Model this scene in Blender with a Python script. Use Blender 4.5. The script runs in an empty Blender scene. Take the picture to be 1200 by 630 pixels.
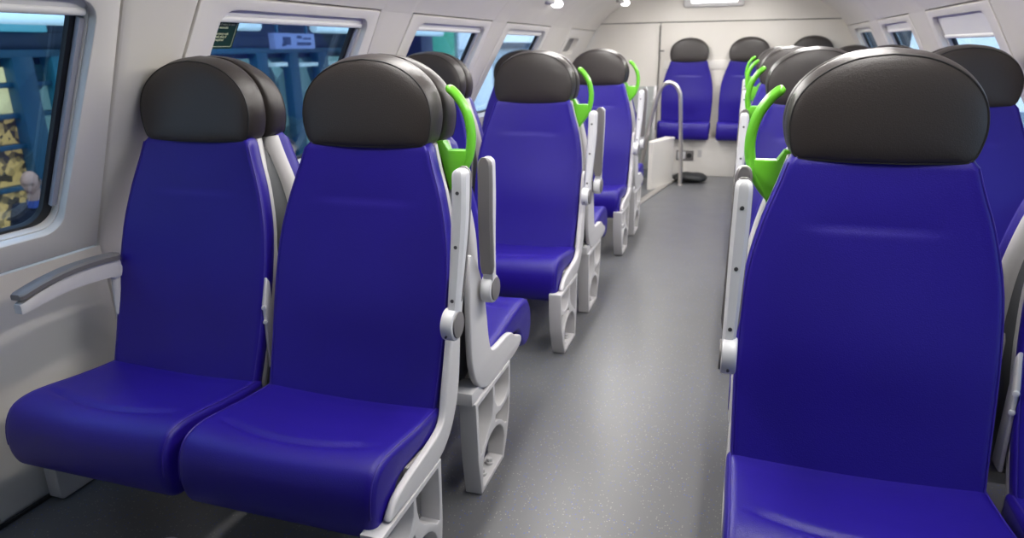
import bpy, bmesh, math, random
from mathutils import Vector, Matrix
random.seed(4)
COL = bpy.context.scene.collection
PI = math.pi

# ------------------------------------------------------------------ materials
def mat(name, col, rough=.5, metal=0, bump=0, bscale=200, spec=.5, emit=None, estr=0, coat=0, var=0, sheen=0):
    m = bpy.data.materials.new(name); m.use_nodes = True
    nt = m.node_tree; b = nt.nodes['Principled BSDF']
    b.inputs['Base Color'].default_value = (*col, 1)
    b.inputs['Roughness'].default_value = rough
    b.inputs['Metallic'].default_value = metal
    b.inputs['Specular IOR Level'].default_value = spec
    b.inputs['Coat Weight'].default_value = coat
    if sheen: b.inputs['Sheen Weight'].default_value = sheen
    if emit:
        b.inputs['Emission Color'].default_value = (*emit, 1)
        b.inputs['Emission Strength'].default_value = estr
    tc = nt.nodes.new('ShaderNodeTexCoord')
    if bump:
        n = nt.nodes.new('ShaderNodeTexNoise'); n.inputs['Scale'].default_value = bscale
        n.inputs['Detail'].default_value = 3
        bp = nt.nodes.new('ShaderNodeBump'); bp.inputs['Strength'].default_value = bump
        bp.inputs['Distance'].default_value = .002
        nt.links.new(tc.outputs['Object'], n.inputs['Vector'])
        nt.links.new(n.outputs['Fac'], bp.inputs['Height'])
        nt.links.new(bp.outputs['Normal'], b.inputs['Normal'])
    if var:
        n2 = nt.nodes.new('ShaderNodeTexNoise'); n2.inputs['Scale'].default_value = 3.5; n2.inputs['Detail'].default_value = 5
        r = nt.nodes.new('ShaderNodeValToRGB')
        r.color_ramp.elements[0].position = .3; r.color_ramp.elements[1].position = .7
        r.color_ramp.elements[0].color = (*[c*(1-var) for c in col], 1)
        r.color_ramp.elements[1].color = (*[min(1, c*(1+var)) for c in col], 1)
        nt.links.new(tc.outputs['Object'], n2.inputs['Vector'])
        nt.links.new(n2.outputs['Fac'], r.inputs['Fac']); nt.links.new(r.outputs['Color'], b.inputs['Base Color'])
    return m

M = {}
M['blue'] = mat('blue_leather', (.0150, .0052, .225), .42, bump=.25, bscale=420, spec=.36, var=.06)
M['piping'] = mat('blue_piping', (.030, .014, .25), .45)
M['grey'] = mat('dark_grey_leather', (.029, .0235, .0215), .40, bump=.3, bscale=420, spec=.5, var=.05)
M['seam'] = mat('dark_seam', (.012, .011, .011), .6)
M['shell'] = mat('light_grey_plastic', (.56, .545, .54), .42, bump=.05, bscale=300)
M['shellrear'] = mat('mid_grey_plastic', (.10, .105, .11), .5)
M['arm'] = mat('silver_grey_plastic', (.60, .60, .61), .35)
M['pad'] = mat('armrest_grey_pad', (.17, .16, .155), .42)
M['green'] = mat('lime_green_plastic', (.135, .50, .028), .30)
M['screw'] = mat('dark_screw', (.10, .10, .10), .4, .5)
M['wall'] = mat('offwhite_wall_laminate', (.70, .665, .61), .42, bump=.06, bscale=260, var=.02)
M['panel'] = mat('white_window_panel', (.735, .705, .66), .4, bump=.04, bscale=260)
M['seamwall'] = mat('wall_joint', (.10, .095, .09), .7)
M['black'] = mat('black_rubber', (.010, .011, .013), .45)
M['guide'] = mat('grey_blind_guide', (.36, .36, .41), .4)
M['blind'] = mat('white_roller_blind', (.78, .77, .75), .5)
M['chrome'] = mat('brushed_steel', (.72, .69, .66), .34, 1)
M['bag'] = mat('black_bag_cloth', (.012, .013, .014), .6, bump=.5, bscale=60)
M['coat'] = mat('dark_navy_coat', (.010, .014, .032), .8)
M['skin'] = mat('skin', (.62, .36, .27), .5)
M['hair'] = mat('dark_hair', (.03, .022, .018), .7)
M['shirt'] = mat('blue_shirt', (.05, .09, .34), .7)
M['trouser'] = mat('dark_trousers', (.02, .02, .025), .8)
M['teal'] = mat('teal_painted_steel', (.010, .105, .19), .5)
M['tealight'] = mat('light_teal_painted_steel', (.03, .26, .38), .5)
M['navy'] = mat('navy_facade', (.006, .035, .085), .55)
M['platform'] = mat('dark_platform_asphalt', (.05, .055, .06), .7, var=.2)
M['signtxt'] = mat('sign_dark_blue', (.02, .04, .12), .6)
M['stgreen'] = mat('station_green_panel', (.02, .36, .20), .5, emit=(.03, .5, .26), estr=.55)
M['whitepane'] = mat('backlit_white_panel', (.7, .75, .8), .5, emit=(.75, .85, 1), estr=1.3)
M['palefac'] = mat('pale_facade', (.62, .68, .72), .6, var=.1)
M['label'] = mat('green_sticker', (.008, .045, .022), .45)
M['labeltxt'] = mat('sticker_pale_print', (.62, .66, .42), .6)

# speckled vinyl floor
def floor_mat():
    m = mat('speckled_grey_vinyl', (.13, .13, .13), .30, spec=.5)
    nt = m.node_tree; b = nt.nodes['Principled BSDF']
    tc = nt.nodes.new('ShaderNodeTexCoord')
    base = (.125, .126, .130, 1)
    prev = None
    for k, (sc, th, c) in enumerate([(160, .045, (.27, .26, .235, 1)), (135, .04, (.07, .10, .30, 1))]):
        v = nt.nodes.new('ShaderNodeTexVoronoi'); v.inputs['Scale'].default_value = sc
        mp = nt.nodes.new('ShaderNodeMapping'); mp.inputs['Location'].default_value = (k*3.3, k*1.7, 0)
        nt.links.new(tc.outputs['Object'], mp.inputs['Vector']); nt.links.new(mp.outputs['Vector'], v.inputs['Vector'])
        sel = nt.nodes.new('ShaderNodeSeparateColor'); nt.links.new(v.outputs['Color'], sel.inputs['Color'])
        lt = nt.nodes.new('ShaderNodeMath'); lt.operation = 'LESS_THAN'; lt.inputs[1].default_value = .14
        nt.links.new(sel.outputs['Red'], lt.inputs[0])
        l2 = nt.nodes.new('ShaderNodeMath'); l2.operation = 'LESS_THAN'; l2.inputs[1].default_value = .3
        nt.links.new(v.outputs['Distance'], l2.inputs[0])
        an = nt.nodes.new('ShaderNodeMath'); an.operation = 'MULTIPLY'
        nt.links.new(lt.outputs[0], an.inputs[0]); nt.links.new(l2.outputs[0], an.inputs[1])
        mx = nt.nodes.new('ShaderNodeMixRGB'); mx.inputs['Color2'].default_value = c
        if prev is None: mx.inputs['Color1'].default_value = base
        else: nt.links.new(prev, mx.inputs['Color1'])
        nt.links.new(an.outputs[0], mx.inputs['Fac']); prev = mx.outputs['Color']
    nt.links.new(prev, b.inputs['Base Color'])
    n = nt.nodes.new('ShaderNodeTexNoise'); n.inputs['Scale'].default_value = 6; n.inputs['Detail'].default_value = 6
    r = nt.nodes.new('ShaderNodeMapRange'); r.inputs['To Min'].default_value = .29; r.inputs['To Max'].default_value = .38
    nt.links.new(tc.outputs['Object'], n.inputs['Vector']); nt.links.new(n.outputs['Fac'], r.inputs['Value'])
    nt.links.new(r.outputs['Result'], b.inputs['Roughness'])
    return m
M['floor'] = floor_mat()

def glass_mat(name, tint, refl=.4):
    m = bpy.data.materials.new(name); m.use_nodes = True; nt = m.node_tree
    nt.nodes.remove(nt.nodes['Principled BSDF']); out = nt.nodes['Material Output']
    t = nt.nodes.new('ShaderNodeBsdfTransparent'); t.inputs['Color'].default_value = (*tint, 1)
    g = nt.nodes.new('ShaderNodeBsdfGlossy'); g.inputs['Roughness'].default_value = .03
    fr = nt.nodes.new('ShaderNodeFresnel'); fr.inputs['IOR'].default_value = 1.35
    mx = nt.nodes.new('ShaderNodeMixShader')
    sc_ = nt.nodes.new('ShaderNodeMath'); sc_.operation = 'MULTIPLY'; sc_.inputs[1].default_value = refl
    nt.links.new(fr.outputs[0], sc_.inputs[0]); nt.links.new(sc_.outputs[0], mx.inputs[0]); nt.links.new(t.outputs[0], mx.inputs[1]); nt.links.new(g.outputs[0], mx.inputs[2])
    nt.links.new(mx.outputs[0], out.inputs['Surface'])
    return m
M['glass'] = glass_mat('tinted_window_glass', (.60, .68, .74))
M['clear'] = glass_mat('clear_partition_glass', (.80, .84, .86))

def shopmat(name, c1, c2, scale, strength):
    m = bpy.data.materials.new(name); m.use_nodes = True; nt = m.node_tree
    b = nt.nodes['Principled BSDF']; tc = nt.nodes.new('ShaderNodeTexCoord')
    n = nt.nodes.new('ShaderNodeTexVoronoi'); n.inputs['Scale'].default_value = scale
    r = nt.nodes.new('ShaderNodeValToRGB'); e = r.color_ramp.elements
    e[0].color = (*c1, 1); e[1].color = (*c2, 1); e[0].position = .2; e[1].position = .75
    nt.links.new(tc.outputs['Object'], n.inputs['Vector'])
    s = nt.nodes.new('ShaderNodeSeparateColor'); nt.links.new(n.outputs['Color'], s.inputs['Color'])
    nt.links.new(s.outputs['Green'], r.inputs['Fac'])
    nt.links.new(r.outputs['Color'], b.inputs['Emission Color']); nt.links.new(r.outputs['Color'], b.inputs['Base Color'])
    b.inputs['Emission Strength'].default_value = strength
    return m
M['shopwarm'] = shopmat('lit_shop_window_goods', (.05, .035, .02), (.80, .50, .16), 15, .9)
M['shoplight'] = mat('lit_shop_window_cream', (.8, .75, .4), .5, emit=(1, .85, .42), estr=1.1)
M['shopcool'] = shopmat('lit_shop_window_cool', (.01, .05, .06), (.25, .42, .40), 2.2, .8)
M['tube'] = mat('fluorescent_tube', (.8, .9, .9), .4, emit=(.60, .86, .95), estr=.75)
M['tubeteal'] = mat('teal_light_band', (.1, .4, .5), .4, emit=(.12, .55, .65), estr=.7)
M['lampon'] = mat('lamp_diffuser_lit', (1, 1, 1), .4, emit=(1, .98, .95), estr=5)
M['screenlit'] = mat('display_lit', (1, 1, 1), .4, emit=(.93, .97, 1), estr=2.2)

# ------------------------------------------------------------------ helpers
def link(o, parent=None):
    COL.objects.link(o)
    if parent: o.parent = parent
    return o
def tag(o, label=None, cat=None, group=None, kind=None):
    if label: o['label'] = label
    if cat: o['category'] = cat
    if group: o['group'] = group
    if kind: o['kind'] = kind
    return o
def thing(name, label, cat, loc=(0, 0, 0), rz=0, group=None):
    o = bpy.data.objects.new(name, None); link(o); o.location = loc; o.rotation_euler = (0, 0, rz)
    o.empty_display_size = .1
    return tag(o, label, cat, group)
def struct_empty(name):
    o = bpy.data.objects.new(name, None); link(o); o['kind'] = 'structure'; return o
def fin(name, bm, m, parent=None, angle=40, sub=0, smooth=True):
    bmesh.ops.remove_doubles(bm, verts=bm.verts, dist=1e-6)
    bmesh.ops.recalc_face_normals(bm, faces=bm.faces)
    me = bpy.data.meshes.new(name); bm.to_mesh(me); bm.free()
    me.materials.append(m)
    if smooth:
        for p in me.polygons: p.use_smooth = True
        me.set_sharp_from_angle(angle=math.radians(angle))
    o = bpy.data.objects.new(name, me); link(o, parent)
    if sub:
        md = o.modifiers.new('sub', 'SUBSURF'); md.levels = sub; md.render_levels = sub
    return o
def box(bm, x0, x1, y0, y1, z0, z1, bev=0, seg=2, mtx=None):
    r = bmesh.ops.create_cube(bm, size=1)
    vs = r['verts']
    for v in vs:
        v.co = Vector(((x0+x1)/2+v.co.x*(x1-x0), (y0+y1)/2+v.co.y*(y1-y0), (z0+z1)/2+v.co.z*(z1-z0)))
    if bev:
        es = list({e for v in vs for e in v.link_edges})
        rr = bmesh.ops.bevel(bm, geom=es, offset=bev, segments=seg, profile=.5, affect='EDGES', clamp_overlap=True)
        vs = list({v for f in rr['faces'] for v in f.verts} | {v for v in vs if v.is_valid})
    if mtx:
        for v in vs: v.co = mtx @ v.co
def loft(bm, rings, cap=True, closed=True):
    R = [[bm.verts.new(p) for p in r] for r in rings]
    n = len(R[0])
    for a, b in zip(R, R[1:]):
        for i in range(n if closed else n-1):
            j = (i+1) % n
            try: bm.faces.new((a[i], a[j], b[j], b[i]))
            except ValueError: pass
    if cap:
        for r in (R[0], R[-1]):
            try: bm.faces.new(r)
            except ValueError: pass
    return R
def sweep(bm, pts, ru, rv=None, n=10, up=Vector((0, 1, 0)), squash=None):
    """tube with elliptical section ru (across) x rv (along up)"""
    rv = rv or ru; P = [Vector(p) for p in pts]; rings = []
    prev = None
    for i, p in enumerate(P):
        t = (P[min(i+1, len(P)-1)]-P[max(i-1, 0)]).normalized()
        u = up - t*up.dot(t)
        if u.length < .05: u = prev if prev else t.orthogonal()
        u.normalize(); prev = u
        w = t.cross(u)
        k = squash[i] if squash else 1
        rings.append([p + w*(math.cos(2*PI*j/n)*ru*k) + u*(math.sin(2*PI*j/n)*rv*k) for j in range(n)])
    loft(bm, rings)
def cyl(bm, c, axis, r, h, n=28, bev=0):
    """cylinder centre c, along axis, optional edge rounding"""
    axis = Vector(axis).normalized(); a = axis.orthogonal().normalized(); b = axis.cross(a)
    prof = [(r*.02, -h/2), (r-bev, -h/2), (r-.3*bev, -h/2+.3*bev), (r, -h/2+bev), (r, h/2-bev), (r-.3*bev, h/2-.3*bev), (r-bev, h/2), (r*.02, h/2)] if bev else [(r*.02, -h/2), (r, -h/2), (r, h/2), (r*.02, h/2)]
    loft(bm, [[Vector(c)+axis*z+(a*math.cos(2*PI*i/n)+b*math.sin(2*PI*i/n))*q for i in range(n)] for q, z in prof])
def catmull(pts, k=6, closed=False):
    P = [Vector(p) for p in pts]; n = len(P); out = []
    for i in range(n if closed else n-1):
        if closed: p0, p1, p2, p3 = P[i-1], P[i], P[(i+1) % n], P[(i+2) % n]
        else: p0, p1, p2, p3 = P[max(i-1, 0)], P[i], P[i+1], P[min(i+2, n-1)]
        for j in range(k):
            t = j/k
            out.append(.5*((2*p1)+(p2-p0)*t+(2*p0-5*p1+4*p2-p3)*t*t+(3*p1-p0-3*p2+p3)*t**3))
    if not closed: out.append(P[-1])
    return out
def chaikin(pts, it=2):
    P = [Vector(p) for p in pts]
    for _ in range(it):
        Q = []
        for i in range(len(P)):
            a, b = P[i], P[(i+1) % len(P)]
            Q += [a*.78+b*.22, a*.22+b*.78]
        P = Q
    return P
def lerp(tab, x):
    if x <= tab[0][0]: return tab[0][1]
    for (a, u), (b, v) in zip(tab, tab[1:]):
        if x <= b:
            t = (x-a)/(b-a); return u+(v-u)*t
    return tab[-1][1]
def slerp(tab, x):  # smooth interpolation
    pts = catmull([Vector((a, b)) for a, b in tab], 8)
    return lerp([(p.x, p.y) for p in pts], x)
def rrect(u0, u1, v0, v1, r, n=6):
    out = []
    for cx, cy, a0 in ((u1-r, v1-r, 0), (u0+r, v1-r, 90), (u0+r, v0+r, 180), (u1-r, v0+r, 270)):
        for i in range(n+1):
            a = math.radians(a0+90*i/n); out.append((cx+r*math.cos(a), cy+r*math.sin(a)))
    return out
def plate(name, outer, holes, th, mtx, m, parent=None, bevel=0, bres=2):
    """flat plate with holes in local uv, thickness th centred on w=0, then mapped by mtx (u,v,w)"""
    cu = bpy.data.curves.new('tmp', 'CURVE'); cu.dimensions = '2D'; cu.fill_mode = 'BOTH'
    cu.extrude = max(th/2-bevel, .0001); cu.bevel_depth = bevel; cu.bevel_resolution = bres
    cu.offset = -bevel
    for lp in [outer]+list(holes):
        s = cu.splines.new('POLY'); s.points.add(len(lp)-1); s.use_cyclic_u = True
        for p, q in zip(s.points, lp): p.co = (q[0], q[1], 0, 1)
    tmp = bpy.data.objects.new('tmp', cu); COL.objects.link(tmp)
    dg = bpy.context.evaluated_depsgraph_get(); dg.update()
    me = bpy.data.meshes.new_from_object(tmp.evaluated_get(dg))
    bpy.data.objects.remove(tmp); bpy.data.curves.remove(cu)
    bm = bmesh.new(); bm.from_mesh(me); bpy.data.meshes.remove(me)
    for v in bm.verts: v.co = mtx @ v.co
    bmesh.ops.remove_doubles(bm, verts=bm.verts, dist=1e-5)
    return fin(name, bm, m, parent, angle=35)
def basis(o, u, v, w):
    u, v, w = Vector(u), Vector(v), Vector(w)
    return Matrix(((u.x, v.x, w.x, o[0]), (u.y, v.y, w.y, o[1]), (u.z, v.z, w.z, o[2]), (0, 0, 0, 1)))
def dup(root, loc, rz):
    def cp(o, par):
        c = o.copy(); COL.objects.link(c); c.parent = par
        for ch in list(o.children): cp(ch, c)
        return c
    c = cp(root, None); c.location = loc; c.rotation_euler = (0, 0, rz); return c

# ------------------------------------------------------------------ seats
# local frame: the seat looks towards -y (F = -y is "forward"), origin on the floor at the back-to-back plane
W_BACK = [(.30, .232), (.42, .238), (.55, .243), (.66, .243), (.76, .236), (.86, .214), (.93, .190), (.99, .172)]
class Kind: pass
KA = Kind(); KA.front = [(.34, .285), (.40, .262), (.50, .226), (.62, .190), (.74, .155), (.86, .122), (.99, .090)]
KA.rear = [(.30, .12), (.40, .115), (.60, .10), (.80, .075), (.95, .02), (1.0, .01)]
KA.cush = (.245, .588); KA.leg = 0; KA.knob = (.26, .205); KA.beam = (.34, .42)
KA.side = [(.135, .70), (.150, .60), (.165, .47), (.188, .38), (.235, .315), (.31, .274), (.562, .285), (.566, .292), (.520, .330), (.33, .343), (.275, .358), (.254, .43), (.218, .53), (.188, .63), (.170, .69)]
KB = Kind(); KB.front = [(.34, .108), (.40, .095), (.50, .088), (.62, .086), (.74, .088), (.86, .090), (.99, .088)]
KB.rear = [(.30, -.06), (.40, -.075), (.60, -.08), (.80, -.065), (.95, .0), (1.0, .01)]
KB.cush = (.070, .530); KB.leg = -.39; KB.knob = (.0, -.025); KB.beam = (-.085, 0)
KB.side = [(-.078, .725), (-.085, .60), (-.088, .43), (-.065, .365), (-.02, .318), (.05, .296), (.27, .290), (.350, .305), (.352, .330), (.290, .352), (.240, .385), (.10, .388), (.062, .402), (.045, .45), (.035, .52), (.020, .60), (-.03, .69)]

def make_back(root, K, name='backrest', zb=.335, zt=.992, w=W_BACK, dz=0):
    bm = bmesh.new(); rings = []; edge = {-1: [], 1: []}
    nz = 84; nx = 22; r = .017
    for i in range(nz+1):
        z = zb+(zt-zb)*i/nz
        wz = slerp(w, z); f = slerp(K.front, z)
        e = 0
        t = i/nz
        if t < .04: e = .010*(1-t/.04)
        if t > .975: e = .008*(t-.975)/.025
        wz -= e
        ring = []
        for j in range(nx+1):
            x = (wz-r)*(-1+2*j/nx); q = abs(x)/wz
            d = .014*(1-q**2.2)                      # dished between the bolsters
            d -= .010*math.exp(-((z-.60)/.13)**2)*(1-q**2)  # lumbar swell
            lat = max(0, 1-(abs(x)/.135)**4)
            s = 1/(1+math.exp(-(z-.845)/.0018))
            fade = math.exp(-max(0, z-.845)/.045)
            d += .0050*lat*s*fade                    # short lumbar crease
            ring.append(Vector((x, -(f-d-e), z+dz)))
        for a in range(1, 5):
            an = a/5*PI/2
            ring.append(Vector((wz-r+r*math.sin(an), -(f-r+r*math.cos(an)-e), z+dz)))
        ring += [Vector((wz, -(f-.028), z+dz)), Vector((wz-.006, -(f-.048), z+dz)), Vector((-(wz-.006), -(f-.048), z+dz)), Vector((-wz, -(f-.028), z+dz))]
        for a in range(4, 0, -1):
            an = a/5*PI/2
            ring.append(Vector((-(wz-r+r*math.sin(an)), -(f-r+r*math.cos(an)-e), z+dz)))
        rings.append(ring)
        if .02 < t < .985:
            for s_ in (-1, 1): edge[s_].append(Vector((s_*(wz-.0045), -(f-.0035), z+dz)))
    loft(bm, rings)
    b = fin(name, bm, M['blue'], root, angle=60)
    for s_ in (-1, 1):
        bm = bmesh.new(); sweep(bm, edge[s_][::5]+[edge[s_][-1]], .0016, n=6)
        fin('piping', bm, M['piping'], b)
    return b

def make_shell(root, K, dz=0):
    bm = bmesh.new(); rings = []; bm2 = bmesh.new(); r2_ = []
    for i in range(26):
        z = .318+(.985-.318)*i/25
        wz = slerp(W_BACK, z)-.004; f = slerp(K.front, z)-.044; rr = slerp(K.rear, z)
        e = .012 if i == 0 else 0
        g = max(rr+.006, f-.036); wz -= e
        rings.append([Vector((x, -F, z+dz)) for x, F in [(-wz, f), (wz, f), (wz+.002, f-.010), (wz-.004, g+.006), (wz-.016, g), (-wz+.016, g), (-wz+.004, g+.006), (-wz-.002, f-.010)]])
        wr = wz-.024; h = min(rr+e, g-.004)
        r2_.append([Vector((x, -F, z+dz)) for x, F in [(-wr, g), (wr, g), (wr-.003, h+.014), (wr-.02, h), (-wr+.02, h), (-wr+.003, h+.014)]])
    loft(bm, rings); sh = fin('back_shell', bm, M['shell'], root, angle=50)
    loft(bm2, r2_); fin('rear_cover', bm2, M['shellrear'], sh, angle=50)
    return sh

def head_outline(n=56, zb=.985, zt=1.2, w0=.166, w1=.178):
    """closed outline (x,z), starting bottom left, flat bottom and round top"""
    side = catmull([(w0-.012, zb-.001), (w0+.001, zb+.012), (w1-.002, zb+.045), (w1, zb+.078), (w1*.955, zb+.118), (w1*.83, zb+.155), (w1*.62, zb+.186), (w1*.34, zb+.207), (0, zt)], 5)
    pts = [(p.x, p.y) for p in side]
    left = [(-x, z) for x, z in reversed(pts[:-1])]
    bot = [(-.10, zb-.004), (-.05, zb-.006), (0, zb-.006), (.05, zb-.006), (.10, zb-.004)]
    return pts + left + bot

def make_head(root, f0=.090, f1=.078, rear=.008, dz=0):
    O = head_outline(); cz = 1.075
    def F(z): return f0+(f1-f0)*(z-.985)/.215
    def pt(x, z, sx, sz, dd):
        """outline point scaled sideways, and upwards from the flat bottom; dd = depth behind the front"""
        zz = .983+(z-.983)*sz
        return Vector((x*sx, -max(F(zz)-dd, rear), zz+dz))
    front = [pt(x, z, .985, .940, .0075) for x, z in O]
    bm = bmesh.new(); rings = []
    c = Vector((0, 0, cz+dz))
    for s, dome in [(.02, .0098), (.25, .0096), (.45, .0090), (.62, .0080), (.76, .0062), (.87, .0038), (.94, .0012), (.98, -.0015)]:
        ring = []
        for p in front:
            x = p.x*s; z = c.z+(p.z-c.z)*s
            ring.append(Vector((x, -(F(z-dz)-.004+dome), z)))
        rings.append(ring)
    rings.append(front)
    for sx, sz, dd in [(.998, .952, .011), (1.014, .978, .024), (1.025, .995, .040), (1.025, 1.0, .056), (1.014, .992, .068), (.985, .965, .078), (.90, .90, .084)]:
        rings.append([pt(x, z, sx, sz, dd*(f0-rear)/.080) for x, z in O])
    rings.append([Vector((p.x*.02, -rear, c.z+(p.z-c.z)*.02)) for p in front])
    loft(bm, rings)
    h = fin('headrest', bm, M['grey'], root, angle=70)
    bm = bmesh.new()
    sweep(bm, [p+Vector((0, -.0004, 0)) for p in front+[front[0]]], .0020, n=6)
    fin('seam', bm, M['seam'], h)
    return h

def make_cushion(root, K, dz=0, parent_name='seat_cushion'):
    a, b = K.cush
    base = [(.240, .300), (.232, .345), (.240, .382), (.300, .388), (.380, .396), (.460, .407), (.520, .411), (.562, .400), (.586, .370), (.596, .330), (.594, .285), (.580, .250), (.556, .236), (.530, .240), (.505, .275), (.485, .315), (.440, .328), (.340, .322)]
    sc = (b-a)/(.588-.245)
    prof = [Vector((a+(p[0]-.245)*sc, p[1])) for p in base]
    prof = catmull(prof, 8, closed=True)
    n = len(prof); area = sum(prof[i].x*prof[(i+1) % n].y-prof[(i+1) % n].x*prof[i].y for i in range(n))
    sg = 1 if area > 0 else -1
    nor = []
    for i in range(n):
        t = (prof[(i+1) % n]-prof[i-1]).normalized(); nor.append(Vector((t.y, -t.x))*sg)   # outward
    w = .2425; r = .022; rings = []; xs = []
    for k in range(6): xs.append(-(w-r+r*math.cos(k/6*PI/2)))
    xs += [(w-r)*(-1+2*k/20) for k in range(21)]
    xs += [-x for x in xs[:6][::-1]]
    for x in xs:
        q = max(0, abs(x)-(w-r)); e = r-math.sqrt(max(r*r-q*q, 0)); e = min(e, r)
        u = abs(x)/w; ring = []
        for p, nn in zip(prof, nor):
            top = max(0, nn.y)**1.5 if p.y > .36 else 0
            rear = (p.x-a)/(b-a)
            dish = .014*(1-u**2)*top*(1-.5*rear)
            crease = -.0085*math.exp(-((rear-(.62+.16*(1-u*u)))/.026)**2)*top*(1 if u < .72 else max(0, 1-(u-.72)/.1))
            q2 = p-nn*(e*.85)+nn*crease
            ring.append(Vector((x, -q2.x, q2.y-dish+dz)))
        rings.append(ring)
    bm = bmesh.new(); loft(bm, rings)
    c = fin(parent_name, bm, M['blue'], root, angle=60)
    # piping along the side top edge and down the nose
    idx = [i for i in range(n) if prof[i].y > .30 and (prof[i].x > a+.01) and (nor[i].y > .3 or (nor[i].x > .2 and prof[i].x > (a+b)/2))]
    seq = sorted(idx)
    for s_ in (-1, 1):
        pts = []
        for i in seq[::3]:
            q2 = prof[i]-nor[i]*(.0042)
            pts.append(Vector((s_*(w-.0075), -q2.x, q2.y+dz)))
        bm = bmesh.new(); sweep(bm, pts, .0017, n=6, up=Vector((1, 0, 0)))
        fin('piping', bm, M['piping'], c)
    # plastic pan carrying the cushion
    bm = bmesh.new()
    box(bm, -.222, .222, -(a+(b-a)*.70), -(a-.02), .288+dz, .326+dz, .008)
    fin('seat_pan', bm, M['shellrear'], root)
    return c

def side_frame(root, K, x0, x1, back=False):
    P = chaikin([Vector((F-(.055*min(1, max(0, (z-.34)/.05)) if back else 0), z)) for F, z in K.side], 2)
    plate('side_frame', [(p.x, p.y) for p in P], [], abs(x1-x0), basis(((x0+x1)/2, 0, 0), (0, -1, 0), (0, 0, 1), (1, 0, 0)), M['shell'], root, bevel=.005)

def leg(root, K, s, lx=.242):
    L = K.leg; T = .283 if L == 0 else .300
    out = [(.338, .004), (.535, .004), (.566, .060), (.592, .125), (.606, .20), (.610, T), (.313, T), (.320, .12)]
    def sh(pts): return [(p[0]+L, p[1]) for p in pts]
    arch = [(.353, .018), (.524, .018), (.534, .05)]+[(.448+.094*math.cos(math.radians(a)), .075+.075*math.sin(math.radians(a))) for a in range(0, 181, 15)]
    up_rear = catmull([(.330, T-.014), (.452, T-.014), (.447, .215), (.425, .175), (.385, .150), (.345, .118), (.334, .150), (.330, .20)], 3, True)
    up_rear = [(.331, T-.014), (.452, T-.014), (.450, .235), (.440, .200), (.418, .176), (.385, .156), (.352, .128), (.338, .128), (.332, .18)]
    ur = [(.464, T-.014), (.598, T-.014), (.596, .232), (.580, .208), (.550, .194), (.515, .194), (.485, .206), (.468, .232)]
    lr = [(.470, .185), (.515, .179), (.560, .182), (.590, .192), (.590, .165), (.580, .130), (.568, .110), (.552, .115), (.525, .140), (.490, .160), (.462, .167)]
    m = basis((s*lx, 0, 0), (0, -1, 0), (0, 0, 1), (1, 0, 0))
    l = plate('leg', sh(out), [sh(arch), sh(up_rear), sh(ur), sh(lr)], .050, m, M['shell'], root, bevel=.0025)
    # thin web set back inside the openings and two floor bolts
    for F in (.41, .47):
        bm = bmesh.new(); cyl(bm, (s*lx, -(F+L), .022), (0, 0, 1), .013, .010, 16, .002)
        cyl(bm, (s*lx, -(F+L), .031), (0, 0, 1), .009, .012, 6, .001)
        fin('floor_bolt', bm, M['shell'], l)
    a, b = K.beam
    bm = bmesh.new(); box(bm, min(-s*.25, s*(lx+.018)), max(-s*.25, s*(lx+.018)), -b, -a, T-.004, T+.034, .004)
    fin('cross_beam', bm, M['shell'], root)

def armrest_up(root, K, s):
    f0, f1 = K.knob; zk = .6075; zt = .957
    right = (K is KA) == (s < 0)
    xk, xt = (.256, .255) if right else (.286, .298)      # lateral place of the pivot and of the tip
    def cen(t): return (xk+.003+(xt-xk-.003)*min(1, t*1.3), f0+(f1-f0)*t-.008*math.sin(t*PI))
    bm = bmesh.new(); rings = []; T = [i/12 for i in range(12)]+[.945, .97, .985, .996]
    for t in sorted(set(T)):
        z = zk+.0+(zt-zk)*t; xc, F = cen(t)
        k = 1 if t < .955 else math.sqrt(max(.02, 1-((t-.955)/.045)**2))
        hw = (.0125+.0045*min(1, t*1.6))*k; hd = .017*(.5+.5*k)
        sec = [(-hw, -hd), (-hw, hd*.45), (-hw*.55, hd), (hw*.55, hd), (hw, hd*.45), (hw, -hd)]
        rings.append([Vector((s*(xc+u), -(F+v), z)) for u, v in sec])
    loft(bm, rings)
    a = fin('armrest', bm, M['arm'], root, angle=35)
    bm = bmesh.new(); rings = []
    for t in [i/14 for i in range(13)]+[.93, .96, .98, .995]:
        z = zk+.048+(zt-zk-.046)*t; xc, F = cen(t); F -= .017
        hw = .0185; k = 1
        if t < .04: k = .8
        if t > .92: k = math.sqrt(max(0.03, 1-((t-.92)/.08)**2))
        rings.append([Vector((s*(xc+u*hw*k), -(F+v), z)) for u, v in [(-1, 0), (-1, -.008), (-.7, -.013), (.7, -.013), (1, -.008), (1, 0)]])
    loft(bm, rings)
    fin('pad', bm, M['pad'], a, angle=40)
    bm = bmesh.new(); cyl(bm, (s*xk, -f0, zk), (1, 0, 0), .038, .030, 32, .005)
    fin('hinge', bm, M['arm'], a)
    bm = bmesh.new(); cyl(bm, (s*(xk+.0165), -f0, zk), (1, 0, 0), .031, .006, 32, .002)
    fin('hinge_cap', bm, M['pad'], a)
    for z in (.665, .785, .905):
        t = (z-zk)/(zt-zk); xc, F = cen(t); F += .017
        bm = bmesh.new(); cyl(bm, (s*xc, -F, z), (0, 1, 0), .0042, .003, 12); fin('screw', bm, M['screw'], a)
    bm = bmesh.new(); cyl(bm, (s*xk, -(f0+.036), zk-.018), (0, 1, 0), .003, .005, 10); fin('screw', bm, M['screw'], a)

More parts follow.
